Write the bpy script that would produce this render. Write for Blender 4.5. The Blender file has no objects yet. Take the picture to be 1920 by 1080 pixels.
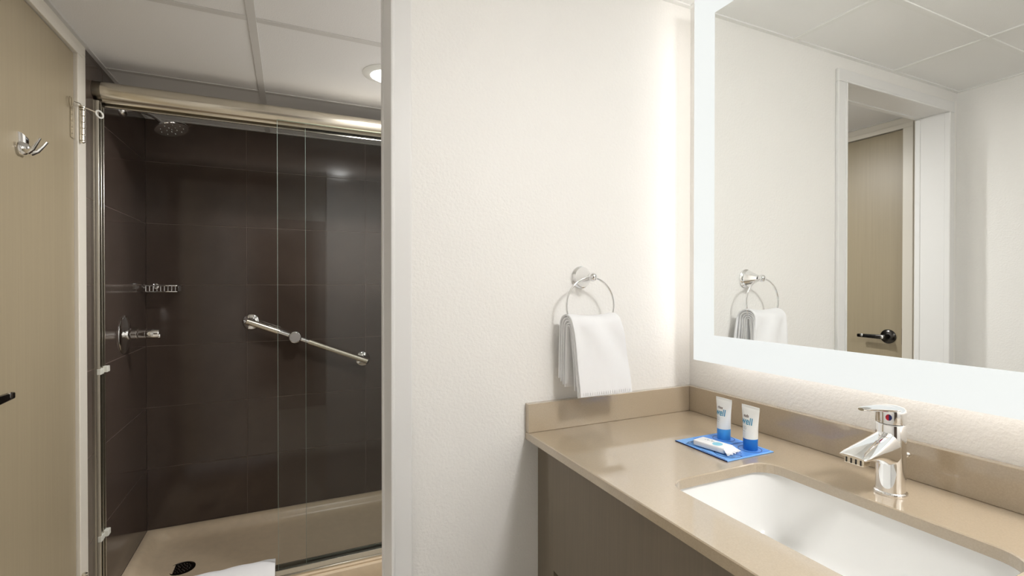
import bpy, bmesh, math, random
from mathutils import Vector, Matrix, noise
random.seed(7)
S = bpy.context.scene
COL = S.collection
PI = math.pi

# ------------------------------------------------------------------ camera
cam_d = bpy.data.cameras.new('camera'); cam = bpy.data.objects.new('camera', cam_d); COL.objects.link(cam)
cam_d.sensor_width = 36; cam_d.lens = 906.7 / 1920 * 36; cam_d.clip_start = .02
cam.location = (0, 0, 1.25)
cam.rotation_euler = (PI/2 - .0066, 0, -math.atan(417/906.7))
S.camera = cam
# ------------------------------------------------------------------ world, lights, exposure
w = bpy.data.worlds.new('world'); S.world = w; w.use_nodes = True
w.node_tree.nodes['Background'].inputs[0].default_value = (.9, .9, 1, 1)
w.node_tree.nodes['Background'].inputs[1].default_value = .3
VS = S.view_settings
VS.view_transform = 'Standard'; VS.look = 'None'; VS.gamma = 1; VS.use_curve_mapping = False
VS.exposure = 0.36
S.display_settings.display_device = 'sRGB'
FILL_E, DOWN_W = 68.0, 14.0
BAND_E, HALO_E = .60, 2.4
def area_light(name, loc, size, power, color, rot=(0, 0, 0), shape='SQUARE', size_y=None, spread=PI):
    d = bpy.data.lights.new(name, 'AREA'); d.shape = shape; d.size = size
    if size_y: d.size_y = size_y
    d.energy = power; d.color = color; d.spread = spread
    o = bpy.data.objects.new(name, d); COL.objects.link(o); o.location = loc; o.rotation_euler = rot
    return o
area_light('downlight_lamp', (.353, 1.965, 2.055), .10, DOWN_W, (1, .99, .985), shape='DISK')

# ------------------------------------------------------------------ geometry constants
H_FLOOR = -.10
ZC = 2.12           # vanity ceiling
ZS = 2.088          # shower room ceiling
XL, XR = -.609, 1.1476      # vanity room left / mirror wall
YW, YB = 1.152, 1.25        # partition front / back
XD = -.655                  # shower room left wall
XSR = .90                   # shower room right wall
YBK = 2.976                 # shower back wall
YREAR = -1.25
ZT = .86                    # countertop

# ------------------------------------------------------------------ materials
def srgb(r, g, b):
    f = lambda c: (c/255)/12.92 if c/255 <= .04045 else ((c/255+.055)/1.055)**2.4
    return (f(r), f(g), f(b), 1)
def mat(name, col, rough=.5, metal=0, bump=None, spec=.5, coat=0, vary=None, emit=None, sheen=0, alpha=None, trans=0):
    m = bpy.data.materials.new(name); m.use_nodes = True
    nt = m.node_tree; b = nt.nodes['Principled BSDF']
    b.inputs['Base Color'].default_value = col
    b.inputs['Roughness'].default_value = rough
    b.inputs['Metallic'].default_value = metal
    b.inputs['Specular IOR Level'].default_value = spec
    b.inputs['Coat Weight'].default_value = coat
    b.inputs['Coat Roughness'].default_value = .05
    if sheen: b.inputs['Sheen Weight'].default_value = sheen
    if trans: b.inputs['Transmission Weight'].default_value = trans
    if alpha is not None: b.inputs['Alpha'].default_value = alpha
    if emit:
        b.inputs['Emission Color'].default_value = emit[0]; b.inputs['Emission Strength'].default_value = emit[1]
    tc = nt.nodes.new('ShaderNodeTexCoord')
    if vary:   # (scale vector, amount, detail)
        mp = nt.nodes.new('ShaderNodeMapping'); mp.inputs['Scale'].default_value = vary[0]
        nz = nt.nodes.new('ShaderNodeTexNoise'); nz.inputs['Scale'].default_value = 1; nz.inputs['Detail'].default_value = vary[2]
        mr = nt.nodes.new('ShaderNodeMapRange'); mr.inputs['From Min'].default_value = .3; mr.inputs['From Max'].default_value = .7
        mr.inputs['To Min'].default_value = 1-vary[1]; mr.inputs['To Max'].default_value = 1+vary[1]
        mx = nt.nodes.new('ShaderNodeMix'); mx.data_type = 'RGBA'; mx.blend_type = 'MULTIPLY'; mx.inputs[0].default_value = 1
        mx.inputs[6].default_value = col
        nt.links.new(tc.outputs['Object'], mp.inputs[0]); nt.links.new(mp.outputs[0], nz.inputs['Vector'])
        nt.links.new(nz.outputs[0], mr.inputs[0]); nt.links.new(mr.outputs[0], mx.inputs[7]); nt.links.new(mx.outputs[2], b.inputs['Base Color'])
    if bump:   # (scale, strength, distance)
        nz = nt.nodes.new('ShaderNodeTexNoise'); nz.inputs['Scale'].default_value = bump[0]; nz.inputs['Detail'].default_value = 3
        bp = nt.nodes.new('ShaderNodeBump'); bp.inputs['Strength'].default_value = bump[1]; bp.inputs['Distance'].default_value = bump[2]
        nt.links.new(tc.outputs['Object'], nz.inputs['Vector']); nt.links.new(nz.outputs[0], bp.inputs['Height'])
        nt.links.new(bp.outputs[0], b.inputs['Normal'])
    return m
M = {}
M['wall'] = mat('wall_paint', srgb(243, 241, 237), .5, bump=(150, .4, .003))
M['paint'] = mat('trim_paint', srgb(234, 233, 231), .35)
M['frame'] = mat('door_frame_paint', srgb(226, 220, 208), .35)
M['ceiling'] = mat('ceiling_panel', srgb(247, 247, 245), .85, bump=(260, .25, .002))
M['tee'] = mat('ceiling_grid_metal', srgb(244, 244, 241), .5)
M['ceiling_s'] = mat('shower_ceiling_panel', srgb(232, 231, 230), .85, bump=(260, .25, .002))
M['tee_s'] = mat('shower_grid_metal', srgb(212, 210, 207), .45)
M['floor'] = mat('floor_tile', srgb(208, 200, 186), .4, vary=((6, 6, 6), .08, 4))
M['grout'] = mat('grout', srgb(118, 103, 94), .8)
M['tile'] = mat('dark_brown_tile', srgb(78, 66, 59), .13, spec=.5, vary=((9, 9, 9), .07, 4))
M['door'] = mat('beige_laminate', srgb(158, 145, 120), .38, vary=((160, 160, 3), .035, 2))
M['brushed'] = mat('brushed_knob_face', srgb(196, 191, 190), .35, .5)
M['rear'] = mat('added_door_brown', srgb(70, 56, 46), .4)
M['chrome'] = mat('chrome', (.88, .88, .88, 1), .05, 1)
M['satin'] = mat('satin_nickel', srgb(222, 215, 200), .22, 1)
M['aluminium'] = mat('bright_aluminium', srgb(200, 196, 186), .2, 1)
M['dark'] = mat('dark_gap', srgb(40, 36, 32), .7)
M['bronze'] = mat('dark_metal_lever', srgb(70, 68, 66), .22, 1)
M['quartz'] = mat('beige_quartz', srgb(184, 168, 145), .10, spec=.65, coat=1.0, vary=((420, 420, 420), .05, 4))
M['quartz_dark'] = M['quartz']
M['laminate'] = mat('taupe_wood_laminate', srgb(114, 103, 87), .45, vary=((240, 240, 6), .06, 3))
M['inside'] = mat('cabinet_inside', srgb(70, 62, 52), .7)
M['china'] = mat('white_china', srgb(244, 244, 242), .08, coat=.5)
M['pan'] = mat('beige_composite', srgb(212, 192, 164), .32, vary=((30, 30, 30), .04, 4))
M['towel'] = mat('white_terry', srgb(243, 243, 244), .95, bump=(1500, .45, .0012), sheen=.3)
M['pewter'] = mat('pewter_bracket', srgb(150, 142, 128), .3, 1)
M['white'] = mat('white_plastic', srgb(236, 236, 232), .35)
M['rubber'] = mat('white_rubber', srgb(206, 206, 196), .6)
M['blue'] = mat('light_blue_cap', srgb(74, 160, 228), .3)
M['deepblue'] = mat('deep_blue_cap', srgb(20, 110, 196), .3)
M['card'] = mat('blue_card', srgb(122, 180, 244), .35)
M['cardink'] = mat('navy_ink', srgb(36, 60, 130), .4)
M['carddeep'] = mat('blue_card_panel', srgb(92, 154, 236), .35)
M['tube'] = mat('pearly_tube', srgb(240, 240, 236), .28)
M['inkblue'] = mat('blue_ink', srgb(66, 150, 184), .5)
M['inkbrown'] = mat('brown_ink', srgb(120, 96, 90), .5)
M['inkgrey'] = mat('grey_ink', srgb(140, 160, 166), .5)
M['paper'] = mat('white_wrapper', srgb(244, 245, 246), .4)
M['aqua'] = mat('aqua_print', srgb(130, 200, 224), .4)
M['red'] = mat('red_dot', srgb(190, 20, 40), .3)
M['navy'] = mat('navy_dot', srgb(20, 30, 90), .3)
M['mirror'] = mat('mirror_silver', (.93, .945, .935, 1), 0, 1)
M['band'] = mat('frosted_lit_glass', srgb(120, 126, 124), .3, emit=((.975, 1, .99, 1), BAND_E))
M['halo'] = mat('led_diffuser', (1, 1, 1, 1), .5, emit=((1, .97, .95, 1), HALO_E))
M['lens'] = mat('lamp_lens', (1, 1, 1, 1), .5, emit=((1, .98, .95, 1), 9))
M['fill_lens'] = mat('added_fill_lens', (1, 1, 1, 1), .5, emit=((1, .985, .97, 1), FILL_E))
M['gedge'] = mat('glass_edge', srgb(150, 162, 152), .15)
def glass_mat(name, tint, k=1.0, base=.0):
    m = bpy.data.materials.new(name); m.use_nodes = True; nt = m.node_tree
    for n in list(nt.nodes): nt.nodes.remove(n)
    out = nt.nodes.new('ShaderNodeOutputMaterial'); mix = nt.nodes.new('ShaderNodeMixShader')
    tr = nt.nodes.new('ShaderNodeBsdfTransparent'); tr.inputs[0].default_value = tint
    gl = nt.nodes.new('ShaderNodeBsdfGlossy'); gl.inputs['Roughness'].default_value = .01
    fr = nt.nodes.new('ShaderNodeFresnel'); fr.inputs[0].default_value = 1.5
    mu = nt.nodes.new('ShaderNodeMath'); mu.operation = 'MULTIPLY_ADD'; mu.inputs[1].default_value = k; mu.inputs[2].default_value = base
    nt.links.new(fr.outputs[0], mu.inputs[0]); nt.links.new(mu.outputs[0], mix.inputs[0])
    nt.links.new(tr.outputs[0], mix.inputs[1]); nt.links.new(gl.outputs[0], mix.inputs[2]); nt.links.new(mix.outputs[0], out.inputs[0])
    return m
M['glass'] = glass_mat('clear_door_glass', (.965, .97, .967, 1), .3)
M['film'] = glass_mat('clear_wrap', (.975, .98, .99, 1), 1.0, .0)

# ------------------------------------------------------------------ helpers
def obj(name, bm, material, parent=None, smooth=False, loc=None):
    """link bm (world coordinates) as one mesh object; origin moved to parent's or to own base"""
    me = bpy.data.meshes.new(name)
    if parent is not None: org = ORG[parent.name]
    else:
        if loc is None:
            xs = [v.co for v in bm.verts]
            loc = Vector(((min(v.x for v in xs)+max(v.x for v in xs))/2, (min(v.y for v in xs)+max(v.y for v in xs))/2, min(v.z for v in xs)))
        org = Vector(loc)
    bmesh.ops.recalc_face_normals(bm, faces=bm.faces)
    for v in bm.verts: v.co -= org
    bm.to_mesh(me); bm.free()
    mats = material if isinstance(material, (list, tuple)) else [material]
    for m in mats: me.materials.append(M[m] if isinstance(m, str) else m)
    if smooth:
        for p in me.polygons: p.use_smooth = True
        me.set_sharp_from_angle(angle=math.radians(40))
    o = bpy.data.objects.new(name, me); COL.objects.link(o)
    if parent is not None: o.parent = parent
    else: o.location = org
    ORG[o.name] = org.copy()
    return o
ORG = {}
def thing(name, label, cat, loc, group=None):
    o = bpy.data.objects.new(name, None); COL.objects.link(o); o.location = loc; o.empty_display_size = .02
    ORG[o.name] = Vector(loc); return tag(o, label, cat, group)
def tag(o, label, cat, group=None):
    o['label'] = label; o['category'] = cat
    if group: o['group'] = group
    return o
def struct(name, bm, m, parent=None, smooth=False):
    o = obj(name, bm, m, parent, smooth)
    if parent is None: o['kind'] = 'structure'
    return o
def box(bm, x0, x1, y0, y1, z0, z1, bev=0, seg=2, mi=0):
    r = bmesh.ops.create_cube(bm, size=1)
    vs = r['verts']
    for v in vs:
        v.co = Vector(((x0+x1)/2 + v.co.x*(x1-x0), (y0+y1)/2 + v.co.y*(y1-y0), (z0+z1)/2 + v.co.z*(z1-z0)))
    fs = list({f for v in vs for f in v.link_faces})
    for f in fs: f.material_index = mi
    if bev:
        es = list({e for v in vs for e in v.link_edges})
        bmesh.ops.bevel(bm, geom=es, offset=bev, segments=seg, affect='EDGES', profile=.5)
    return vs
def B(*a, **k):
    bm = bmesh.new(); box(bm, *a, **k); return bm
def frame_of(axis):
    a = Vector(axis).normalized()
    u = a.orthogonal().normalized() if abs(a.z) > .99 else Vector((0, 0, 1)).cross(a).normalized()
    return a, u, a.cross(u)
def lathe(bm, base, axis, prof, seg=32, mi=0, cap=True):
    a, u, v = frame_of(axis); base = Vector(base); rings = []
    for r, h in prof:
        if r < 1e-6: rings.append([bm.verts.new(base+a*h)])
        else: rings.append([bm.verts.new(base+a*h+u*(r*math.cos(2*PI*i/seg))+v*(r*math.sin(2*PI*i/seg))) for i in range(seg)])
    for A, C in zip(rings, rings[1:]):
        for i in range(seg):
            j = (i+1) % seg
            if len(A) == 1 and len(C) == 1: continue
            if len(A) == 1: f = bm.faces.new((A[0], C[i], C[j]))
            elif len(C) == 1: f = bm.faces.new((A[i], A[j], C[0]))
            else: f = bm.faces.new((A[i], A[j], C[j], C[i]))
            f.material_index = mi
    if cap:
        for R_ in (rings[0], rings[-1]):
            if len(R_) > 1: bm.faces.new(R_).material_index = mi
    return bm
def L(base, axis, prof, seg=32): return lathe(bmesh.new(), base, axis, prof, seg)
def tube(bm, pts, r, seg=12, closed=False, mi=0):
    pts = [Vector(p) for p in pts]; n = len(pts); rings = []
    rr = r if isinstance(r, (list, tuple)) else [r]*n
    up = None
    for i, p in enumerate(pts):
        if closed: t = (pts[(i+1) % n]-pts[i-1]).normalized()
        else: t = (pts[min(i+1, n-1)]-pts[max(i-1, 0)]).normalized()
        if up is None: up = t.orthogonal().normalized()
        up = (up - t*up.dot(t)).normalized(); s = t.cross(up)
        rings.append([bm.verts.new(p+up*(rr[i]*math.cos(2*PI*k/seg))+s*(rr[i]*math.sin(2*PI*k/seg))) for k in range(seg)])
    m = n if closed else n-1
    for i in range(m):
        A, C = rings[i], rings[(i+1) % n]
        for k in range(seg):
            bm.faces.new((A[k], A[(k+1) % seg], C[(k+1) % seg], C[k])).material_index = mi
    if not closed:
        bm.faces.new(rings[0]).material_index = mi; bm.faces.new(rings[-1]).material_index = mi
    return bm
def T(pts, r, seg=12, closed=False): return tube(bmesh.new(), pts, r, seg, closed)
def loft(bm, loops, cap=(True, True), mi=0, close=True):
    R_ = [[bm.verts.new(p) for p in l] for l in loops]
    for A, C in zip(R_, R_[1:]):
        n = len(A)
        for i in range(n if close else n-1):
            bm.faces.new((A[i], A[(i+1) % n], C[(i+1) % n], C[i])).material_index = mi
    if cap[0]: bm.faces.new(R_[0]).material_index = mi
    if cap[1]: bm.faces.new(R_[-1]).material_index = mi
    return R_
def rrect(x0, x1, y0, y1, r, z, n=8):
    pts = []
    for cx, cy, a0 in ((x1-r, y1-r, 0), (x0+r, y1-r, 90), (x0+r, y0+r, 180), (x1-r, y0+r, 270)):
        for k in range(n+1):
            a = math.radians(a0+90*k/n); pts.append(Vector((cx+r*math.cos(a), cy+r*math.sin(a), z)))
    return pts

# ================================================================== ROOM SHELL
W = .10
struct('floor', B(XD-W, XR+W, YREAR-W, YBK+W, H_FLOOR-.08, H_FLOOR), 'floor')
struct('wall_right', B(XR, XR+W, YREAR-W, YB, H_FLOOR, ZC+.1), 'wall')
struct('wall_left', B(XL-.15, XL, YREAR-W, YW, H_FLOOR, ZC+.1), 'wall')
struct('wall_rear', B(XL, XR, YREAR-W, YREAR, H_FLOOR, ZC+.1), 'wall')
# partition with the doorway
OX0, OX1, OZ = -.517, .2165, 2.018
bm = bmesh.new()
box(bm, OX1+.015, XR, YW, YB, H_FLOOR, ZC+.1)
box(bm, XD-W, OX0-.015, YW, YB, H_FLOOR, ZC+.1)
box(bm, OX0-.015, OX1+.015, YW, YB, OZ+.015, ZC+.1)
struct('wall_middle', bm, 'wall')
# doorway lining and casings
def casing(name, y_face, side):
    t = bmesh.new(); d = -1 if side < 0 else 1
    cw = .047
    def prof(bmx, x0, x1, z0, z1):
        box(bmx, x0, x1, min(y_face, y_face+d*.013), max(y_face, y_face+d*.013), z0, z1, bev=.003)
    prof(t, OX1-.001, OX1+cw, H_FLOOR+.001, OZ-.001)
    prof(t, OX0-cw, OX0+.001, H_FLOOR+.001, OZ-.001)
    prof(t, OX0-cw, OX1+cw, OZ-.001, OZ+cw)
    # inner bead
    e = d*.018
    for a in ((OX1-.003, OX1+.006, H_FLOOR+.002, OZ-.003), (OX0-.006, OX0+.003, H_FLOOR+.002, OZ-.003), (OX0-.006, OX1+.006, OZ-.003, OZ+.006)):
        box(t, a[0], a[1], min(y_face-d*.004, y_face+e), max(y_face-d*.004, y_face+e), a[2], a[3], bev=.003)
    return struct(name, t, 'paint')
casing('trim_1', YW, -1); casing('trim_2', YB, 1)
bm = bmesh.new()
box(bm, OX1, OX1+.0148, YW+.0005, YB-.0005, H_FLOOR+.0005, OZ)
box(bm, OX0-.0148, OX0, YW+.0005, YB-.0005, H_FLOOR+.0005, OZ)
box(bm, OX0-.0148, OX1+.0148, YW+.0005, YB-.0005, OZ+.0002, OZ+.0148)
struct('trim_3', bm, 'paint')

rd = struct('added_dark_door', B(-.42, .42, YREAR, YREAR+.035, H_FLOOR+.01, 1.95, bev=.002), 'rear')  # added door behind the camera, gives the chrome something dark to reflect
obj('added_door_strip', B(-.40, .40, YREAR+.035, YREAR+.038, .9, .91), 'bronze', rd)
# shower room shell
Y_TILE = 2.187
bm = bmesh.new()
DY0, DY1, DZ = 1.385, 2.093, 2.028
box(bm, XD-W, XD, YB, DY0-.094, H_FLOOR, ZS+.1)
box(bm, XD-W, XD, DY0-.094, Y_TILE, DZ+.058, ZS+.1)
struct('wall_far_left', bm, 'wall')
wb = struct('wall_shower_left', B(XD-W, XD-.0015, Y_TILE, YBK+W, H_FLOOR, ZS+.1), 'grout')
wk = struct('wall_back', B(XD, XSR, YBK+.0015, YBK+W, H_FLOOR, ZS+.1), 'grout')
wr = struct('wall_shower_right', B(XSR, XSR+W, YB, YBK+W, H_FLOOR, ZS+.1), 'wall')
G = .0013
rows = [.011, .32, .63, .94, 1.25, 1.56, 1.87, ZS]
tile_mesh = {}
def tile(parent, x0, x1, y0, y1, z0, z1, axis):
    key = (round(x1-x0, 4), round(y1-y0, 4), round(z1-z0, 4))
    c = Vector(((x0+x1)/2, (y0+y1)/2, (z0+z1)/2))
    if key not in tile_mesh:
        b = B(-key[0]/2, key[0]/2, -key[1]/2, key[1]/2, -key[2]/2, key[2]/2, bev=.0008, seg=1)
        me = bpy.data.meshes.new('tile'); b.to_mesh(me); b.free(); me.materials.append(M['tile']); tile_mesh[key] = me
    o = bpy.data.objects.new('tile', tile_mesh[key]); COL.objects.link(o); o.parent = parent; o.location = c-ORG[parent.name]
xs = [XD, -.21, .41, XSR]
ys = [Y_TILE, 2.366, YBK]
for z0, z1 in zip(rows, rows[1:]):
    for a, b_ in zip(xs, xs[1:]):
        tile(wk, a+G, b_-G, YBK, YBK+.005, z0+G, z1-G, 'y')
    for a, b_ in zip(ys, ys[1:]):
        tile(wb, XD-.005, XD, a+G, b_-G, z0+G, z1-G, 'x')
    tile(wr, XSR-.004, XSR+.001, 2.20+G, YBK-G, z0+G, z1-G, 'x')

# ceilings: slab above, panels and grid as children
def ceiling(name, x0, x1, y0, y1, z, xl, yl, mp, mt, tw, holes=()):
    c = struct(name, B(x0, x1, y0, y1, z+.03, z+.09), mp)
    xsx = [x0]+[x for x in xl]+[x1]; ysy = [y0]+[y for y in yl]+[y1]
    for a, b_ in zip(xsx, xsx[1:]):
        for p, q in zip(ysy, ysy[1:]):
            obj('ceiling_panel', B(a+.0005, b_-.0005, p+.0005, q-.0005, z, z+.012), mp, c)
    for x in [q for q in xl if q < x1-.05]:
        obj('grid_bar', B(x-tw/2, x+tw/2, y0+.014, y1-.014, z-.004, z+.001, bev=.0008, seg=1), mt, c)
    for y in yl:
        for a, b_ in zip(xsx, xsx[1:]):
            obj('grid_bar', B(a+(tw/2 if a != x0 else .014), b_-(tw/2 if b_ != x1 else .014), y-tw/2, y+tw/2, z-.0035, z+.001, bev=.001, seg=1), mt, c)
    # wall angle
    bm = bmesh.new(); g = .014
    box(bm, x0, x0+g, y0, y1, z-.004, z+.002); box(bm, x1-g, x1, y0, y1, z-.004, z+.002)
    box(bm, x0+g, x1-g, y0, y0+g, z-.004, z+.002); box(bm, x0+g, x1-g, y1-g, y1, z-.004, z+.002)
    obj('wall_angle', bm, mt, c)
    return c
ceiling('ceiling', XL, XR, YREAR, YW, ZC, (-.098, .5115), (-.365, .855), 'ceiling', 'tee', .022)
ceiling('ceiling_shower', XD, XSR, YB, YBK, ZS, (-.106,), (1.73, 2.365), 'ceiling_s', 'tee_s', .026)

# ================================================================== DOOR IN THE FAR LEFT WALL
FR = XD+.001
bm = bmesh.new()
for (y0, y1, z0, z1, xo) in ((DY1+.003, DY1+.047, H_FLOOR, DZ+.003, .009), (DY0-.047, DY0-.003, H_FLOOR, DZ+.003, .009), (DY0-.047, DY1+.047, DZ+.003, DZ+.026, .009),
                             (DY1+.047, DY1+.094, H_FLOOR, DZ+.026, .002), (DY0-.094, DY0-.047, H_FLOOR, DZ+.026, .002), (DY0-.094, DY1+.094, DZ+.026, DZ+.0585, .002)):
    box(bm, XD-W, XD+xo, y0, y1, z0, z1, bev=.002)
fr = struct('door_frame', bm, 'frame')
bm = B(XD-.045, XD-.002, DY0, DY1, H_FLOOR+.008, DZ, bev=.0015)
dr = struct('door_1', bm, 'door')
def hinge(zc, parent):
    y = DY1+.013; x = XD+.016
    b = bmesh.new()
    box(b, XD-.001, XD+.0015, DY1-.032, DY1, zc-.052, zc+.052)
    o = obj('hinge', b, 'satin', parent)
    b = bmesh.new(); n = 5; h = .104/n
    for i in range(n):
        lathe(b, (x, y, zc-.052+i*h+.0008), (0, 0, 1), [(.0072, 0), (.0082, .001), (.0082, h-.0026), (.0072, h-.0016)], 20)
    lathe(b, (x, y, zc+.052), (0, 0, 1), [(.006, 0), (.0085, .002), (.0085, .006), (.004, .009)], 20)
    lathe(b, (x, y, zc-.060), (0, 0, 1), [(.004, 0), (.0085, .003), (.0085, .007), (.006, .008)], 20)
    obj('hinge_barrel', b, 'satin', o, smooth=True)
hinge(1.791, dr); hinge(.205, dr)
# latch plate in the door edge
obj('latch', B(XD-.004, XD+.001, DY0-.004, DY0+.001, .95, 1.03), 'bronze', dr)
# lever handle
lev = bmesh.new()
ly, lz = DY0+.062, .985
lathe(lev, (XD-.002, ly, lz), (1, 0, 0), [(.036, 0), (.036, .004), (.031, .009), (.014, .012), (.012, .045), (.012, .050)], 32)
hd = obj('handle', lev, 'bronze', dr, smooth=True)
b = bmesh.new()
box(b, XD+.040, XD+.054, ly-.012, ly+.124, lz-.013, lz+.011, bev=.005, seg=3)
for v in b.verts:
    k = max(0, (v.co.y-ly)/.125); v.co.z = lz-.002*k + (v.co.z-lz)*(1-.30*k); v.co.x -= .004*k*k
obj('lever', b, 'bronze', hd, smooth=True)
obj('lever_inset', L((XD+.046, ly+.100, lz), (1, 0, 0), [(.0085, 0), (.0085, .0045), (.006, .0055), (0, .0055)], 20), 'chrome', hd, smooth=True)
obj('key_button', L((XD+.054, ly, lz-.001), (1, 0, 0), [(.0085, 0), (.0085, .004), (.006, .005)], 20), 'chrome', hd, smooth=True)

# hinge pin door stop (own thing)
ps = thing('hinge_door_stop', 'chrome hinge-pin door stop with white ring above upper hinge of beige door', 'door stop', (XD+.016, DY1+.013, 1.852))
px, py, pz = XD+.016, DY1+.013, 1.852
obj('bracket', L((px, py, pz-.001), (0, 0, 1), [(.010, 0), (.010, .004), (.006, .007)], 20), 'satin', ps, smooth=True)
obj('arm', T([(px, py, pz+.002), (px+.012, py+.008, pz+.001), (px+.03, py+.018, pz-.004)], .0022, 8), 'satin', ps, smooth=True)
rc = Vector((px+.041, py+.022, pz-.010))
ring = [rc+Vector((.5, .25, -.35)).normalized()*(.011*math.cos(a))+Vector((.2, -.1, .9)).normalized()*(.010*math.sin(a)) for a in [2*PI*i/24 for i in range(24)]]
obj('bumper_ring', T(ring, .0028, 8, True), 'white', ps, smooth=True)
obj('arm', T([(px, py, pz+.002), (px+.004, py-.03, pz+.004), (px-.006, py-.048, pz+.004)], .0015, 8), 'satin', ps, smooth=True)
ring = [Vector((XD+.006, py-.062, pz-.002))+Vector((0, .010*math.cos(a), .016*math.sin(a))) for a in [2*PI*i/24 for i in range(24)]]
obj('bumper_ring', T(ring, .0016, 8, True), 'door', ps, smooth=True)

# robe hook
hk = thing('robe_hook', 'chrome double-prong robe hook screwed high on the beige door', 'hook', (XD, 1.738, 1.62))
b = bmesh.new()
o2 = [(-.016, .024), (.016, .018), (.014, -.020), (.004, -.030), (-.010, -.024)]
l0 = [Vector((XD-.002, 1.738+y, 1.635+z)) for y, z in o2]; l1 = [Vector((XD+.006, 1.738+y*.9, 1.635+z*.9)) for y, z in o2]; l2 = [Vector((XD+.012, 1.738+y*.55, 1.635+z*.6)) for y, z in o2]
loft(b, [l0, l1, l2])
obj('back_plate', b, 'chrome', hk, smooth=True)
obj('saddle', L((XD-.001, 1.738, 1.618), (1, 0, -.15), [(.020, 0), (.019, .006), (.015, .013), (.008, .019), (0, .021)], 24), 'chrome', hk, smooth=True)
for s in (-1, 1):
    b = bmesh.new()
    pts = [(XD+.008, 1.738+s*.004, 1.613), (XD+.018, 1.738+s*.009, 1.608), (XD+.028, 1.738+s*.014, 1.616), (XD+.039, 1.738+s*.019, 1.634), (XD+.046, 1.738+s*.021, 1.645)]
    loops = []
    for i, p in enumerate(pts):
        q = Vector(pts[min(i+1, 4)])-Vector(pts[max(i-1, 0)]); q.normalize(); sd = q.cross(Vector((0, 1, 0))).normalized()
        wd = [.012, .0105, .0075, .0058, .0045][i]; th = [.007, .006, .0048, .0036, .0024][i]
        loops.append([Vector(p)+Vector((0, wd*math.cos(a), 0))+sd*(th*math.sin(a)) for a in [2*PI*k/14 for k in range(14)]])
    loft(b, loops); obj('prong', b, 'chrome', hk, smooth=True)

# ================================================================== SHOWER
# pan
bm = bmesh.new()
PX0, PX1, PY0, PY1 = XD+.001, XSR-.005, 2.20, YBK-.001
dc = Vector((-.455, 2.64, 0))
IY0 = 2.335
prof = [(0, .0105, .001), (.014, .0125, .02), (.030, .009, .035), (.043, -.004, .045), (.052, -.020, .055), (.064, -.033, .065), (.085, -.040, .08), (.14, -.044, .09)]
loops = []
for d, z, r in prof:
    loops.append(rrect(PX0+d*1.0, PX1-d, (IY0+d), PY1-d, max(r, .0011), z, 8))
n = len(loops[0])
loops.append([dc.lerp(p, .16)+Vector((0, 0, 0)) for p in [Vector((q.x, q.y, 0)) for q in loops[-1]]])
for p in loops[-1]: p.z = -.052
R_ = loft(bm, loops, cap=(False, True))
# curb
box(bm, PX0, PX1, PY0, IY0+.001, H_FLOOR+.001, .012, bev=.004)
box(bm, PX0, PX1, PY0+.02, IY0-.03, .010, .020, bev=.004)
box(bm, PX0, PX1, IY0, PY1, H_FLOOR+.001, -.060)
pan = tag(obj('shower_pan', bm, 'pan', smooth=True), 'beige moulded shower pan with curb at foot of the dark tiled walls', 'shower pan')
# drain
dz = -.051
dn = thing('floor_drain', 'round dark perforated metal drain set in beige shower pan', 'drain', (dc.x, dc.y, dz))
obj('flange', L((dc.x, dc.y, dz), (0, 0, 1), [(.056, 0), (.056, .0025), (.050, .004), (.049, .002), (0, .002)], 40), 'bronze', dn, smooth=True)
b = bmesh.new()
for rr_, k in ((.012, 6), (.024, 12), (.036, 18)):
    for i in range(k):
        a = 2*PI*i/k; lathe(b, (dc.x+rr_*math.cos(a), dc.y+rr_*math.sin(a), dz+.002), (0, 0, 1), [(.0026, 0), (.0026, .0008)], 8)
gr = obj('perforations', b, 'chrome', dn); gr['kind'] = 'stuff'

# shower door system: header, jamb, track, two glass panels
sd = thing('shower_door', 'sliding shower door with rounded nickel header and two clear glass panels pushed to the right', 'shower door', (0, 2.27, .02))
b = bmesh.new()
HZ0, HZ1 = 1.927, 2.003
pr = [(2.30, HZ1), (2.278, HZ1)]
for k in range(1, 12):
    a = PI/2 + PI*k/12 * 1.0
    pr.append((2.278 + .040*math.cos(a), (HZ0+HZ1)/2+.003 + (HZ1-HZ0)/2*.95*math.sin(a)))
pr += [(2.272, HZ0), (2.272, HZ0+.012), (2.292, HZ0+.012), (2.292, HZ0-.010), (2.30, HZ0-.010)]
loft(b, [[Vector((x, y, z)) for y, z in pr] for x in (XD+.026, .3, XSR-.004)])
obj('header_rail', b, 'satin', sd, smooth=True)
b = bmesh.new()
pr2 = [(y+(.003 if y < 2.27 else 0), z) for y, z in pr]
loft(b, [[Vector((x, 2.27+(y-2.27)*1.02, 1.965+(z-1.965)*1.02)) for y, z in pr2] for x in (XD+.0005, XD+.027)])
obj('header_bracket', b, 'pewter', sd, smooth=True)
b = bmesh.new()
JX = XD+.023
box(b, XD, XD+.008, 2.236, 2.304, .02, HZ0-.002)
box(b, XD, JX, 2.241, 2.247, .02, HZ0-.002, bev=.001)
box(b, XD, JX, 2.266, 2.272, .02, HZ0-.002, bev=.001)
box(b, XD, JX, 2.294, 2.300, .02, HZ0-.002, bev=.001)
box(b, XD, JX-.008, 2.272, 2.294, .02, HZ0-.002)
box(b, XD, JX-.012, 2.247, 2.266, .02, HZ0-.002)
obj('wall_jamb', b, 'aluminium', sd)
for z in (.935, .319):
    b = B(JX-.004, JX+.012, 2.274, 2.304, z-.012, z+.010, bev=.002); box(b, JX-.010, JX+.002, 2.240, 2.276, z-.016, z+.006, bev=.002)
    obj('bumper', b, 'rubber', sd)
b = bmesh.new()
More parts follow.
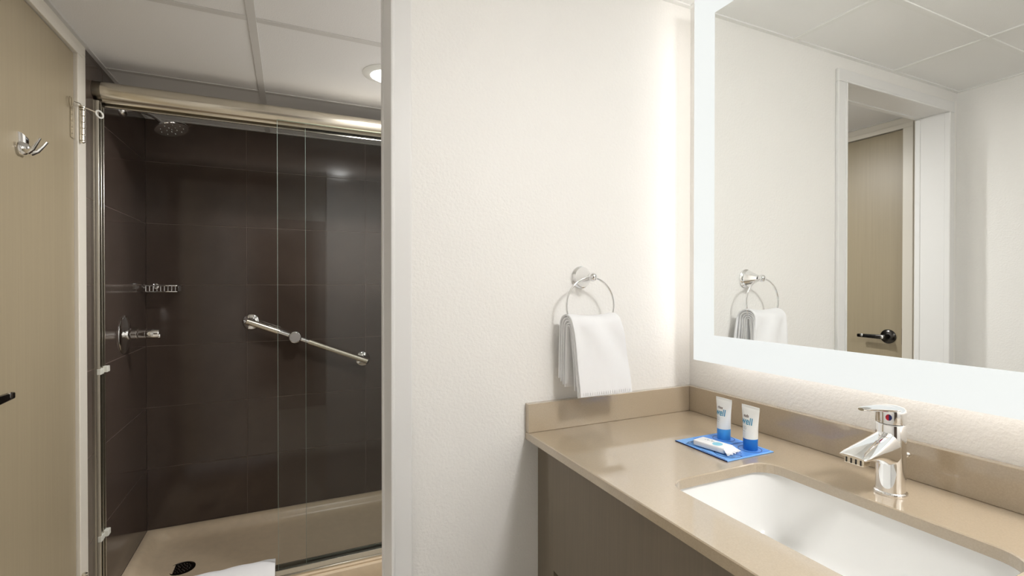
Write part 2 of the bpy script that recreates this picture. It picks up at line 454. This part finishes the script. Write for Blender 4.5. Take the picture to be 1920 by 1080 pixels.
box(b, XD+.001, XSR-.005, 2.238, 2.246, .020, .054, bev=.002)
box(b, XD+.001, XSR-.005, 2.232, 2.304, .0195, .030, bev=.002)
box(b, XD+.001, XSR-.005, 2.266, 2.270, .024, .046, bev=.001)
box(b, XD+.001, XSR-.005, 2.296, 2.302, .020, .048, bev=.001)
obj('bottom_track', b, 'aluminium', sd)
def pane(x0, x1, y):
    b = bmesh.new(); box(b, x0, x1, y, y+.006, .036, HZ0+.012)
    for f in b.faces:
        c = f.normal; f.material_index = 0 if abs(c.y) > .9 else 1
    b.faces.ensure_lookup_table()
    return obj('glass_panel', b, ['glass', 'gedge'], sd)
for x0_, x1_, y_ in ((-.0448, .72, 2.250), (.0640, .86, 2.281)):
    gp = pane(x0_, x1_, y_)
    obj('polished_edge', B(x0_-.0014, x0_-.0002, y_-.0004, y_+.0064, .036, HZ0+.010, bev=.0005, seg=1), 'gedge', sd)

# shower head
YS = 2.612
sh = thing('overhead_shower', 'round chrome rain shower head on curved arm from the left tiled wall', 'shower', (XD, YS, 2.0))
obj('escutcheon', L((XD, YS, 2.008), (1, 0, 0), [(.030, 0), (.030, .004), (.024, .012), (.010, .015)], 32), 'chrome', sh, smooth=True)
obj('arm', T([(XD, YS, 2.008), (XD+.04, YS, 2.013), (XD+.075, YS, 2.010), (XD+.105, YS, 2.000), (XD+.128, YS, 1.985), (XD+.142, YS, 1.972)], .0085, 14), 'chrome', sh, smooth=True)
hc = Vector((-.478, YS, 1.947)); ax = Vector((.25, -.18, -1)).normalized()
obj('swivel', L(Vector((XD+.140, YS, 1.974)), Vector((.75, 0, -.66)), [(.010, 0), (.014, .004), (.014, .014), (.011, .024), (.010, .034)], 24), 'chrome', sh, smooth=True)
face = obj('spray_head', L(hc-ax*.022, ax, [(.012, -.006), (.020, 0), (.050, .010), (.064, .016), (.066, .020), (.064, .024), (.060, .0245), (0, .0245)], 48), 'chrome', sh, smooth=True)
a_, u_, v_ = frame_of(ax)
b = bmesh.new()
for rr_, k in ((.0, 1), (.020, 5), (.044, 9)):
    for i in range(k):
        an = 2*PI*i/k+rr_*20
        lathe(b, hc+u_*(rr_*math.cos(an))+v_*(rr_*math.sin(an))+ax*.0022, ax, [(.0028, 0), (.002, .0026), (0, .003)], 8)
nz_ = obj('nozzles', b, 'chrome', face); nz_['kind'] = 'stuff'

# mixing valve
VZ = 1.034
vv = thing('shower_valve', 'chrome shower mixing valve with large round plate on left tiled wall', 'shower valve', (XD, YS, VZ))
obj('wall_plate', L((XD, YS, VZ), (1, 0, 0), [(.082, 0), (.083, .003), (.080, .007), (.060, .013), (.030, .017), (.024, .022)], 56), 'chrome', vv, smooth=True)
hn = obj('handle', L((XD+.018, YS, VZ), (1, 0, 0), [(.026, 0), (.027, .006), (.022, .010), (.022, .028), (.024, .030), (.024, .034), (.0215, .036), (.0215, .060), (.0225, .061), (.0225, .064), (.020, .066), (.020, .105), (.018, .110), (0, .111)], 36), 'chrome', vv, smooth=True)
b = bmesh.new(); box(b, XD+.085, XD+.134, YS-.010, YS+.010, VZ-.020, VZ-.002, bev=.006, seg=3)
obj('grip', b, 'chrome', hn, smooth=True)

# soap basket in the corner
sb = thing('soap_basket', 'small chrome wire soap basket in the tiled corner of the shower', 'soap basket', (-.58, 2.93, 1.215))
bx0, bx1, by0, by1, bz0, bz1 = XD+.006, -.505, 2.885, YBK-.004, 1.216, 1.246
def rect_path(z, r=.012): return [p for p in rrect(bx0, bx1, by0, by1, r, z, 4)]
obj('rim', T(rect_path(bz1), .0032, 8, True), 'chrome', sb, smooth=True)
obj('rim', T(rect_path(bz0), .0025, 8, True), 'chrome', sb, smooth=True)
for i in range(9):
    x = bx0+.012+i*(bx1-bx0-.024)/8
    obj('wire', T([(x, by0, bz1), (x, by0, bz0), (x, by1, bz0)], .0016, 6), 'chrome', sb, smooth=True)
for i in range(5):
    y = by0+.014+i*(by1-by0-.028)/4
    obj('wire', T([(bx1, y, bz1), (bx1, y, bz0)], .0016, 6), 'chrome', sb, smooth=True)
obj('wall_mount', L((-.615, YBK, 1.243), (0, -1, 0), [(.014, 0), (.014, .004), (.009, .006), (.008, .012)], 24), 'chrome', sb, smooth=True)
obj('wall_mount', L((XD, 2.925, 1.243), (1, 0, 0), [(.012, 0), (.012, .003), (.007, .006)], 24), 'chrome', sb, smooth=True)

# grab bar
p0 = Vector((-.19, YBK, 1.050)); p1 = Vector((.393, YBK, .813))
off = Vector((0, -.062, 0)); dd = (p1-p0).normalized()
gb = thing('grab_bar', 'slanted chrome grab bar with round centre knob on the back shower wall', 'grab bar', (p0+p1)/2)
for p in (p0, p1):
    obj('flange', L(p, (0, -1, 0), [(.041, 0), (.041, .006), (.036, .010), (.024, .012), (.018, .016), (.0155, .022), (.0155, .060)], 40), 'chrome', gb, smooth=True)
a0, a1 = p0+off, p1+off
mid = Vector((.026, YBK-.062, .9635))
obj('bar', T([a0-dd*.020, a0-dd*.018, mid-dd*.085], [.0145, .0165, .0165], 24), 'satin', gb, smooth=True)
obj('bar', T([mid+dd*.075, a1+dd*.018, a1+dd*.020], [.0165, .0165, .0145], 24), 'satin', gb, smooth=True)
obj('sleeve', T([mid-dd*.086, mid+dd*.076], .0125, 24), 'chrome', gb, smooth=True)
obj('knob', L(mid+Vector((0, .022, 0)), (0, -1, 0), [(.020, 0), (.032, .004), (.032, .030), (.030, .036), (.033, .038), (.033, .046), (.030, .050), (.027, .051), (.026, .049), (0, .049)], 40), 'chrome', gb, smooth=True)
obj('knob_face', L(mid+Vector((0, -.0265, 0)), (0, -1, 0), [(.0255, 0), (.0255, .0012), (0, .0016)], 40), 'brushed', gb, smooth=True)

# bath mat over the curb
bm = bmesh.new()
mx0, mx1 = -.60, -.058
path = [(2.184, -.06), (2.183, .0), (2.185, .03), (2.195, .050), (2.215, .066), (2.245, .076), (2.275, .080), (2.300, .078), (2.318, .068), (2.338, .045), (2.350, .02), (2.356, .0)]
nx = 40; cols = []
top = []; bot = []
for i in range(nx+1):
    x = mx0+(mx1-mx0)*i/nx; A = []; Bt = []
    for j, (y, z) in enumerate(path):
        t0 = Vector(path[max(j-1, 0)]); t1 = Vector(path[min(j+1, len(path)-1)]); t = (t1-t0).normalized(); nrm = Vector((-t.y, t.x))
        wv = .0015*math.sin(x*60+j)+.0012*math.sin(x*23+j*.7)
        A.append(bm.verts.new((x, y+nrm.x*(wv), z+nrm.y*(wv)))); Bt.append(bm.verts.new((x, y-nrm.x*.009, z-nrm.y*.009)))
    top.append(A); bot.append(Bt)
for i in range(nx):
    for j in range(len(path)-1):
        bm.faces.new((top[i][j], top[i+1][j], top[i+1][j+1], top[i][j+1])); bm.faces.new((bot[i][j], bot[i][j+1], bot[i+1][j+1], bot[i+1][j]))
    bm.faces.new((top[i][0], bot[i][0], bot[i+1][0], top[i+1][0])); bm.faces.new((top[i][-1], top[i+1][-1], bot[i+1][-1], bot[i][-1]))
for i in (0, nx):
    for j in range(len(path)-1): bm.faces.new((top[i][j], top[i][j+1], bot[i][j+1], bot[i][j]))
tag(obj('bath_mat', bm, 'towel', smooth=True), 'white terry bath mat draped over the shower curb', 'bath mat')

# downlight
dl = thing('recessed_downlight', 'round white recessed downlight glowing in the shower room ceiling', 'ceiling light', (.353, 1.955, ZS-.006))
obj('trim_ring', L((.353, 1.965, ZS+.001), (0, 0, -1), [(.092, 0), (.092, .003), (.080, .007), (.062, .010), (.060, .006), (0, .006)], 48), 'white', dl, smooth=True)
obj('lens', L((.353, 1.965, ZS-.006), (0, 0, -1), [(.058, 0), (.057, .005), (.045, .012), (.022, .016), (0, .017)], 40), 'lens', dl, smooth=True)
# added dome lamp, out of view, fills the vanity room and brightens its ceiling
def fill_dome(x, y, label):
    t = thing('added_fill_dome', label, 'ceiling light', (x, y, ZC-.09))
    obj('base_ring', L((x, y, ZC-.0045), (0, 0, -1), [(.150, 0), (.152, .006), (.150, .020), (.138, .024)], 48), 'white', t, smooth=True)
    obj('dome', L((x, y, ZC-.026), (0, 0, -1), [(.135, 0), (.134, .012), (.125, .030), (.105, .046), (.075, .057), (.040, .063), (0, .065)], 48), 'fill_lens', t, smooth=True)
fill_dome(.84, -.20, 'added round frosted dome, out of view, filling the vanity room with light')

# ================================================================== VANITY
CX0 = .569; CY0 = -.40
YE = YW-.0005; XE = XR-.0005
bm = bmesh.new()
ox0, ox1, oy0, oy1 = .6745, .957, .306, .737
def slab_with_hole(z1, z0):
    outer = [(CX0, CY0), (XE, CY0), (XE, YE), (CX0, YE)]
    inner = rrect(ox0, ox1, oy0, oy1, .045, 0, 10)
    res = []
    e = .0018
    for z, g in ((z1, e), (z1-e, 0), (z0, 0)):
        o = [bm.verts.new((x+(g if x == CX0 else 0), y, z)) for x, y in outer]
        cx, cy = (ox0+ox1)/2, (oy0+oy1)/2
        i_ = [bm.verts.new((p.x+(g if p.x > cx else -g), p.y+(g if p.y > cy else -g), z)) for p in inner]
        res.append((o, i_))
    for (o, i_) in (res[0], res[2]):
        es = []
        for l in (o, i_):
            for k in range(len(l)): es.append(bm.edges.new((l[k], l[(k+1) % len(l)])))
        bmesh.ops.triangle_fill(bm, use_beauty=True, edges=es)
    for A, C in zip(res, res[1:]):
        for l0, l1 in ((A[0], C[0]), (A[1], C[1])):
            for k in range(len(l0)):
                k2 = (k+1) % len(l0)
                bm.faces.new((l0[k], l0[k2], l1[k2], l1[k]))
slab_with_hole(ZT, .840)
ct = tag(obj('countertop', bm, 'quartz', smooth=False), 'beige quartz vanity countertop with rectangular sink cut-out and low backsplashes', 'countertop')
BT = .936
obj('backsplash', B(CX0, XE-.0195, YE-.019, YE, ZT+.0002, BT, bev=.001, seg=1), 'quartz', ct)
obj('backsplash', B(XE-.019, XE, CY0, YE, ZT+.0002, BT, bev=.001, seg=1), 'quartz', ct)
# basin
bm = bmesh.new()
e = .006
inner = []
for (d, z, r) in ((-e-.012, .8395, .05), (-e, .8395, .05), (-e, .838, .05), (-e+.002, .826, .05), (0.002, .78, .05), (.008, .735, .052), (.020, .712, .058), (.045, .700, .062), (.09, .696, .05)):
    inner.append(rrect(ox0+d, ox1-d, oy0+d, oy1-d, r, z, 8))
outer = []
for (d, z, r) in ((-.018, .832, .055), (-.016, .78, .055), (-.006, .71, .06), (.03, .685, .06)):
    outer.append(rrect(ox0+d, ox1-d, oy0+d, oy1-d, r, z, 8))
c0 = Vector(((ox0+ox1)/2+.02, (oy0+oy1)/2, .6935))
inner.append([Vector((c0.x+(p.x-c0.x)*.15, c0.y+(p.y-c0.y)*.15, .694)) for p in inner[-1]])
loops = list(reversed(outer))+inner
loft(bm, loops)
sk = tag(obj('sink_basin', bm, 'china', smooth=True), 'white rectangular undermount sink basin in the beige counter', 'sink')
obj('sink_drain', L((c0.x, c0.y, .6943), (0, 0, 1), [(.026, 0), (.026, .002), (.020, .003), (.018, .001), (0, .004)], 32), 'chrome', sk, smooth=True)

# cabinet
vc = thing('vanity_cabinet', 'taupe wood-grain vanity cabinet under the beige countertop', 'cabinet', (.85, .35, H_FLOOR))
obj('filler_strip', B(.606, .624, 1.065, YE, H_FLOOR+.002, .8398, bev=.001, seg=1), 'laminate', vc)
obj('side_panel', B(.625, XE-.001, 1.045, 1.063, H_FLOOR+.002, .8398), 'laminate', vc)
obj('front_panel', B(.589, .607, CY0+.02, 1.0645, .5445, .8398, bev=.001, seg=1), 'laminate', vc)
obj('lower_panel', B(.640, .656, CY0+.02, 1.0445, H_FLOOR+.08, .56), 'inside', vc)
obj('bottom_panel', B(.608, .639, CY0+.02, 1.0445, .548, .562), 'inside', vc)
obj('side_panel', B(.608, XE-.001, CY0, CY0+.018, H_FLOOR+.002, .8398), 'laminate', vc)
obj('toe_kick', B(.66, .676, CY0+.02, 1.0445, H_FLOOR+.002, H_FLOOR+.10), 'inside', vc)

# mirror with lit frosted border
MX = 1.068
MY1, MZ0, MZ1, MY0 = 1.057, 1.0326, 2.078, -.16
iy1, iz0, iz1, iy0 = .9825, 1.1096, 2.001, -.085
mr = thing('lit_mirror', 'large wall mirror with glowing frosted border above the countertop', 'mirror', (XR, (MY0+MY1)/2, MZ0))
obj('mirror_glass', B(MX, MX+.006, iy0, iy1, iz0, iz1), 'mirror', mr)
b = bmesh.new()
box(b, MX, MX+.006, MY0, iy0-.0002, MZ0, MZ1); box(b, MX, MX+.006, iy1+.0002, MY1, MZ0, MZ1)
box(b, MX, MX+.006, iy0-.0002, iy1+.0002, MZ0, iz0-.0002); box(b, MX, MX+.006, iy0-.0002, iy1+.0002, iz1+.0002, MZ1)
obj('frosted_border', b, 'band', mr)
obj('backing', B(MX+.0065, MX+.020, MY0+.004, MY1-.004, MZ0+.004, MZ1-.004), 'aluminium', mr)
b = bmesh.new(); g = .022
for a in ((MY1-g-.012, MY1-g, MZ0+g, MZ1-g), (MY0+g, MY0+g+.012, MZ0+g, MZ1-g), (MY0+g+.012, MY1-g-.012, MZ0+g, MZ0+g+.012), (MY0+g+.012, MY1-g-.012, MZ1-g-.012, MZ1-g)):
    box(b, MX+.032, MX+.062, a[0], a[1], a[2], a[3])
obj('light_diffuser', b, 'halo', mr)
obj('wall_box', B(MX+.020, XE, MY0+.05, MY1-.05, MZ0+.05, MZ1-.05), 'aluminium', mr)

# faucet
FX, FY = 1.0225, .525
fc = thing('faucet', 'chrome single-lever faucet behind the white sink', 'faucet', (FX, FY, ZT))
obj('base_ring', L((FX, FY, ZT), (0, 0, 1), [(.0262, 0), (.0268, .002), (.0262, .005), (.0238, .0065)], 40), 'chrome', fc, smooth=True)
obj('body', L((FX, FY, ZT+.004), (0, 0, 1), [(.0232, 0), (.0232, .045), (.0234, .09), (.0238, .126), (.0225, .128), (0, .128)], 48), 'chrome', fc, smooth=True)
# spout
b = bmesh.new(); loops = []
st = [(1.012, .972, .9450, .0225), (.995, .972, .9300, .0232), (.975, .968, .9310, .0240), (.950, .9615, .9380, .0245), (.925, .9545, .9410, .0245), (.905, .9490, .9420, .0240), (.900, .9470, .9425, .0225)]
st = [(1.020, .980, .925, .0215), (1.004, .979, .918, .0228), (.985, .9735, .921, .0236), (.962, .967, .9325, .0240), (.938, .960, .939, .0242), (.918, .9535, .941, .0240), (.907, .949, .9415, .0228), (.904, .947, .943, .0215)]
for x, zt, zb, hw in st:
    l = []; zm = zb+(zt-zb)*.35
    for k in range(24):
        a = 2*PI*k/24; ca, sa = math.cos(a), math.sin(a)
        y = FY+hw*math.copysign(abs(ca)**.75, ca)
        z = zm+(zt-zm)*abs(sa)**.9 if sa >= 0 else zm-(zm-zb)*abs(sa)**.6
        l.append(Vector((x, y, z)))
    loops.append(l)
loft(b, loops)
sp = obj('spout', b, 'chrome', fc, smooth=True)
b = bmesh.new()
box(b, .909, .930, FY-.0165, FY+.0165, .9310, .943, bev=.0015)
obj('aerator', b, 'satin', sp)
b = bmesh.new()
for k in range(4):
    y = FY-.0165+.0045+k*.008; box(b, .9082, .9095, y-.0011, y+.0011, .9325, .9415)
obj('aerator_slots', b, 'dark', sp)
# cap and lever
hd = obj('lever_cap', L((FX, FY, ZT+.1325), (0, 0, 1), [(.0225, 0), (.0240, .001), (.0242, .020), (.0236, .0255), (.020, .0295), (.010, .032), (0, .0325)], 48), 'chrome', fc, smooth=True)
b = bmesh.new(); loops = []
for x, z, hw, ht in ((1.028, 1.0165, .018, .0055), (1.008, 1.020, .0185, .0065), (.988, 1.0225, .015, .0062), (.968, 1.0245, .0110, .0052), (.950, 1.026, .0085, .0042), (.934, 1.027, .0065, .0034), (.930, 1.027, .005, .0025)):
    loops.append([Vector((x, FY+hw*math.cos(a), z+ht*math.sin(a))) for a in [2*PI*k/20 for k in range(20)]])
loft(b, loops); obj('lever', b, 'chrome', hd, smooth=True)
# red/blue dot facing the user (-X)
dotc = Vector((FX, FY, 1.006))
for mname, s in (('red', 1), ('navy', -1)):
    b = bmesh.new(); vs = []
    ang0 = math.radians(200)
    dirn = Vector((math.cos(ang0), math.sin(ang0), 0)); sidev = Vector((-dirn.y, dirn.x, 0))
    c = dotc+dirn*.0244
    pts = [c+sidev*(-s*.0048*math.cos(a))+Vector((0, 0, .0058*math.sin(a))) for a in [-PI/2+PI*k/12 for k in range(13)]]
    f0 = [b.verts.new(p) for p in pts]; f1 = [b.verts.new(p-dirn*.0012) for p in pts]
    b.faces.new(f0); b.faces.new(f1)
    for k in range(13): b.faces.new((f0[k], f0[(k+1) % 13], f1[(k+1) % 13], f1[k]))
    obj('temperature_mark', b, mname, hd)
obj('drain_rod', T([(FX+.021, FY-.006, .930), (FX+.034, FY-.010, .930)], .0022, 10), 'chrome', fc, smooth=True)
obj('drain_rod_knob', L((FX+.030, FY-.009, .930), (1, -.3, 0), [(.002, 0), (.0045, .002), (.0045, .006), (.002, .008)], 16), 'chrome', fc, smooth=True)

# ================================================================== TOWEL RING AND TOWEL
tr = thing('towel_ring', 'chrome towel ring on flared round mount on the white wall', 'towel ring', (.7406, YW, 1.271))
obj('mount', L((.7406, YW-.0005, 1.271), (0, -1, 0), [(.031, 0), (.031, .004), (.028, .006), (.029, .009), (.0265, .011), (.025, .014), (.022, .022), (.017, .034), (.0125, .044), (.010, .050)], 40), 'chrome', tr, smooth=True)
obj('ball', L((.7406, YW-.048, 1.271), (0, -1, 0), [(.0105 if k in () else max(.0001, .0125*math.sin(PI*k/12)), .014-.0125*math.cos(PI*k/12)) for k in range(13)], 28), 'chrome', tr, smooth=True)
RC = Vector((.7345, YW-.060, 1.1945)); RR = .0750
RY = RC.y
ringpts = [RC+Vector((RR*math.sin(a), 0, RR*math.cos(a))) for a in [2*PI*k/72 for k in range(72)]]
obj('ring', T(ringpts, .0030, 12, True), 'chrome', tr, smooth=True)
# towel: folded sheets draped over the ring
bm = bmesh.new()
def sheet(x0t, x1t, x0b, x1b, ztop, zfront, zback, rad, dy, th, seed, yoff=0, gather=0.0):
    """inverted U: front bottom -> over -> back bottom; grid then thickness"""
    ns, nt = 36, 48
    P = []
    for j in range(nt+1):
        t = j/nt; row = []
        for i in range(ns+1):
            s = i/ns
            Lf, La, Lb = ztop-zfront, PI*rad, ztop-zback; tot = Lf+La+Lb; d = t*tot
            if d < Lf: yy = -rad; zz = zfront+d; k = (ztop-zz)/(ztop-zfront)
            elif d < Lf+La:
                a = (d-Lf)/rad; yy = -rad*math.cos(a); zz = ztop+rad*math.sin(a)*.8; k = 0
            else: yy = rad; zz = ztop-(d-Lf-La); k = (ztop-zz)/(ztop-zfront)
            kk = min(1, max(0, k))**.65
            xa = x0t+(x0b-x0t)*kk; xb = x1t+(x1b-x1t)*kk; x = xa+(xb-xa)*s - (.016*kk*(1-s) if yy > 0 else 0)
            sag = -.006*math.sin(PI*s)*(1-kk)
            fold = .0050*math.sin(s*8+seed)*math.sin(PI*min(1, k*1.2+.1)) + .003*math.sin((s*1.6-k*1.1)*7+seed)*(1-kk)
            fl = (1 if yy < 0 else .25)
            y = RY+yoff+yy*(1+.35*kk*fl)+fold*fl - .004*kk*fl
            y += .0008*noise.noise(Vector((x*60, zz*60, seed)))
            row.append(Vector((x, min(y, YW-.004), zz+sag)))
        P.append(row)
    A = [[None]*(ns+1) for _ in range(nt+1)]; C = [[None]*(ns+1) for _ in range(nt+1)]
    for j in range(nt+1):
        for i in range(ns+1):
            du = P[j][min(i+1, ns)]-P[j][max(i-1, 0)]; dv = P[min(j+1, nt)][i]-P[max(j-1, 0)][i]
            nn = du.cross(dv).normalized()
            ed = 1
            if i in (0, ns) or j in (0, nt): ed = .5
            A[j][i] = bm.verts.new(P[j][i]-nn*th/2*ed); C[j][i] = bm.verts.new(P[j][i]+nn*th/2*ed)
    for j in range(nt):
        for i in range(ns):
            bm.faces.new((A[j][i], A[j][i+1], A[j+1][i+1], A[j+1][i])); bm.faces.new((C[j][i], C[j+1][i], C[j+1][i+1], C[j][i+1]))
    for j in range(nt):
        for i in (0, ns): bm.faces.new((A[j][i], A[j+1][i], C[j+1][i], C[j][i]))
    for i in range(ns):
        for j in (0, nt): bm.faces.new((A[j][i], C[j][i], C[j][i+1], A[j][i+1]))
sheet(.660, .810, .672, .834, 1.145, .963, 1.000, .0330, 0, .0065, 1.0)
sheet(.662, .806, .674, .822, 1.143, .960, .992, .0258, 0, .0062, 1.6)
sheet(.664, .802, .676, .815, 1.142, .957, .985, .0188, 0, .0060, 2.3)
sheet(.665, .800, .677, .812, 1.139, .972, .990, .0062, 0, .0055, 3.3)
sheet(.666, .800, .678, .812, 1.140, .985, .980, .0122, 0, .0060, 4.1)
tw = tag(obj('hand_towel', bm, 'towel', smooth=True), 'white terry hand towel folded over the chrome ring on the wall', 'towel')
b = bmesh.new()
for k in range(22):
    x = .680+.146*k/21
    box(b, x-.0014, x+.0014, RY-.0525, RY-.0505, .966, .974, bev=.0006, seg=1)
sti = obj('hem_ribs', b, 'towel', tw); sti['kind'] = 'stuff'

# ================================================================== TOILETRIES
tx0, tx1, ty0, ty1 = .872, 1.022, .765, .923
card = thing('blue_card', 'bright blue folded card with printed circles lying on the countertop', 'card', ((tx0+tx1)/2, (ty0+ty1)/2, ZT))
obj('base_sheet', B(tx0, tx1, ty0, ty1, ZT+.0004, ZT+.0024, bev=.0005, seg=1), 'card', card)
ym = .842
b = bmesh.new(); box(b, tx0+.055, tx1-.006, ym+.002, ty1-.006, ZT+.0024, ZT+.0034); box(b, tx0+.055, tx1-.006, ty0+.006, ym-.004, ZT+.0024, ZT+.0034)
obj('raised_sheet', b, 'carddeep', card)
b = bmesh.new(); box(b, tx0, tx0+.0012, ty0, ty1, ZT+.0004, ZT+.0028); box(b, tx0+.050, tx1-.004, ym-.0032, ym-.0018, ZT+.0026, ZT+.0036); box(b, tx0+.004, tx0+.006, ty0+.01, ym, ZT+.0022, ZT+.0026)
obj('printed_line', b, 'cardink', card)
for (cx, cy, r) in ((.991, .8805, .026), (.984, .7985, .026), (.915, .80, .030)):
    b = bmesh.new()
    zz = ZT+.0034 if cx > .95 else ZT+.0024
    n = 48
    for q in range(n):
        a0_, a1_ = 2*PI*q/n, 2*PI*(q+1)/n
        vs = [b.verts.new((cx+rr_*math.cos(a), cy+rr_*math.sin(a), zz+dz_)) for dz_ in (0, .0004) for rr_, a in ((r, a0_), (r, a1_), (r-.0013, a1_), (r-.0013, a0_))]
        b.faces.new(vs[4:]); b.faces.new(vs[:4])
        for k in range(4): b.faces.new((vs[k], vs[(k+1) % 4], vs[4+(k+1) % 4], vs[4+k]))
    obj('printed_circle', b, 'cardink', card)
Z0 = ZT+.0036
def text_mesh(body, size):
    cu = bpy.data.curves.new('t', 'FONT'); cu.body = body; cu.size = size; cu.extrude = 0; cu.resolution_u = 4; cu.offset = .00035*size/.02
    to = bpy.data.objects.new('t', cu); COL.objects.link(to)
    bpy.context.view_layer.update()
    me = bpy.data.meshes.new_from_object(to.evaluated_get(bpy.context.evaluated_depsgraph_get()))
    bm_ = bmesh.new(); bm_.from_mesh(me)
    for v in bm_.verts: v.co.x *= .86
    bpy.data.objects.remove(to); bpy.data.curves.remove(cu); bpy.data.meshes.remove(me)
    return bm_
def toiletry_tube(cx, cy, word, capm, label, rot):
    t = thing('toiletry_tube', label, 'tube', (cx, cy, Z0), 'toiletry tubes on the blue card')
    H = .1015; CH = .0265; r0 = .0158
    hwT = .0245
    def section(h):           # returns (half depth x, half width y)
        k = max(0, (h-CH)/(H-.006-CH)); k = min(1, k)
        dx = r0*(1-k**1.25)+.0009; wy = r0+(hwT-r0)*k**1.1
        return dx, wy
    R2 = Matrix.Rotation(rot, 3, 'Z')
    def pt(h, a, grow=0):
        dx, wy = section(h)
        return Vector((cx, cy, Z0))+R2 @ Vector(((dx+grow)*math.cos(a), (wy+grow)*math.sin(a), h))
    b = bmesh.new(); n = 40
    hs = [CH, CH+.01, CH+.02, CH+.03, CH+.04, CH+.05, CH+.06, H-.010, H-.006, H-.0055, H]
    loft(b, [[pt(h, 2*PI*k/n, -.0003 if h == H-.0055 else 0) for k in range(n)] for h in hs])
    body = obj('tube_body', b, 'tube', t, smooth=True)
    b = bmesh.new()
    loft(b, [[Vector((cx, cy, Z0))+R2 @ Vector((rr_*math.cos(2*PI*k/n), rr_*math.sin(2*PI*k/n), h)) for k in range(n)] for rr_, h in ((.0150, 0), (.0158, .001), (.0160, CH-.001), (.0156, CH))])
    obj('cap', b, capm, t, smooth=True)
    # lettering wrapped on the front (-X side)
    def wrap(bm_, u0, h0, name, m):
        bmesh.ops.subdivide_edges(bm_, edges=[e_ for e_ in bm_.edges if e_.calc_length() > .003], cuts=2)
        for v in bm_.verts:
            h = h0+v.co.y; dx, wy = section(h)
            u = u0+v.co.x            # arc coordinate measured to the right as seen from -X: decreasing y
            y = -u
            y = max(-wy*.97, min(wy*.999, y)); a = math.asin(y/wy)
            # arc-length like wrap for the left part
            x = -dx*math.cos(a)-.0003
            v.co = Vector((cx, cy, Z0))+R2 @ Vector((x, y, h))
        me = bpy.data.meshes.new(name)
        org = ORG[body.name] if False else ORG[t.name]
        for v in bm_.verts: v.co -= org
        bm_.to_mesh(me); bm_.free(); me.materials.append(M[m])
        o = bpy.data.objects.new(name, me); COL.objects.link(o); o.parent = body
    wrap(text_mesh('well', .0222), -.0192, .0590, 'lettering', 'inkblue')
    wrap(text_mesh(word, .0098), -.0145, .0745, 'lettering', 'inkbrown')
    for k, (wd, u) in enumerate(((.013, -.015), (.015, -.0155), (.009, -.010), (.012, -.0145))):
        b2 = bmesh.new(); n2 = 10
        for q in range(n2):
            if q % 4 == 3: continue
            xx0, xx1 = wd*q/n2, wd*(q+1)/n2
            b2.faces.new([b2.verts.new((xx, yy, 0)) for xx, yy in ((xx0, 0), (xx1, 0), (xx1, .0008), (xx0, .0008))])
        wrap(b2, u, .0530-.0028*k-(.002 if k == 3 else 0), 'fine_print', 'inkgrey')
    return t
toiletry_tube(.9915, .8805, 'rinse', 'blue', 'white toiletry tube with light blue cap, nearer the wall corner', 0)
toiletry_tube(.9845, .7975, 'suds', 'deepblue', 'white toiletry tube with deep blue cap, nearer the faucet', 0)

# soap packet
sc = Vector((.9085, .838, ZT+.0026)); rot = Matrix.Rotation(math.radians(10), 3, 'Z')
sp = thing('soap_packet', 'wrapped white soap bar in a clear packet lying on the blue card', 'soap', sc)
b = bmesh.new()
box(b, -.0200, .0200, -.040, .040, .002, .0155, bev=.003, seg=3)
for v in b.verts: v.co = sc+rot @ v.co
bar = obj('soap_bar', b, 'paper', sp, smooth=True)
b = bmesh.new()
n = 24
for (sx, sy, k) in ((-.004, -.014, 1.0),):
    f0 = [b.verts.new((sx+.0125*math.cos(2*PI*q/n), sy+.011*math.sin(2*PI*q/n), .0159)) for q in range(n)]
    f1 = [b.verts.new((v.co.x, v.co.y, .0150)) for v in f0]
    b.faces.new(f0)
    for q in range(n): b.faces.new((f0[q], f0[(q+1) % n], f1[(q+1) % n], f1[q]))
for v in b.verts: v.co = sc+rot @ v.co
obj('printed_swirl', b, 'aqua', bar)
b = bmesh.new()
for q in range(5):
    y = .022-q*.0055; box(b, .002, .0035+.004*(q % 2), y-.0018, y+.0018, .0150, .0158)
for v in b.verts: v.co = sc+rot @ v.co
obj('printed_line', b, 'inkgrey', bar)
# clear wrap: crinkled ends
def wrap_end(s, L_, wdt):
    b = bmesh.new(); nu, nv = 14, 8; g = []
    for i in range(nu+1):
        row = []
        for j in range(nv+1):
            u = i/nu*2-1; v = j/nv
            hw = .021+(wdt-.021)*v
            z = .0090*(1-v)+.0015+.0022*math.sin(u*9+v*5+s)*v+.001*math.sin(v*13)
            row.append(b.verts.new((u*hw, s*(.039+v*L_+.002*math.sin(u*7)*v), z)))
        g.append(row)
    for i in range(nu):
        for j in range(nv): b.faces.new((g[i][j], g[i+1][j], g[i+1][j+1], g[i][j+1]))
    for v in b.verts: v.co = sc+rot @ v.co
    return b
obj('wrapper_end', wrap_end(-1, .024, .028), 'film', sp, smooth=True)
obj('wrapper_end', wrap_end(1, .020, .024), 'film', sp, smooth=True)
# white paper tail at the near end of the bar
b = bmesh.new(); g = []
for i in range(13):
    u = i/12*2-1
    g.append([b.verts.new((u*(.0205+.004*v), -.0395-.014*v-.0018*math.sin(u*14)*v, .0090*(1-v)+.004+.0016*math.sin(u*11+v*3)*v)) for v in (0, .25, .5, .75, 1)])
for i in range(12):
    for j in range(4): b.faces.new((g[i][j], g[i+1][j], g[i+1][j+1], g[i][j+1]))
for v in b.verts: v.co = sc+rot @ v.co
obj('paper_flap', b, 'paper', bar, smooth=True)
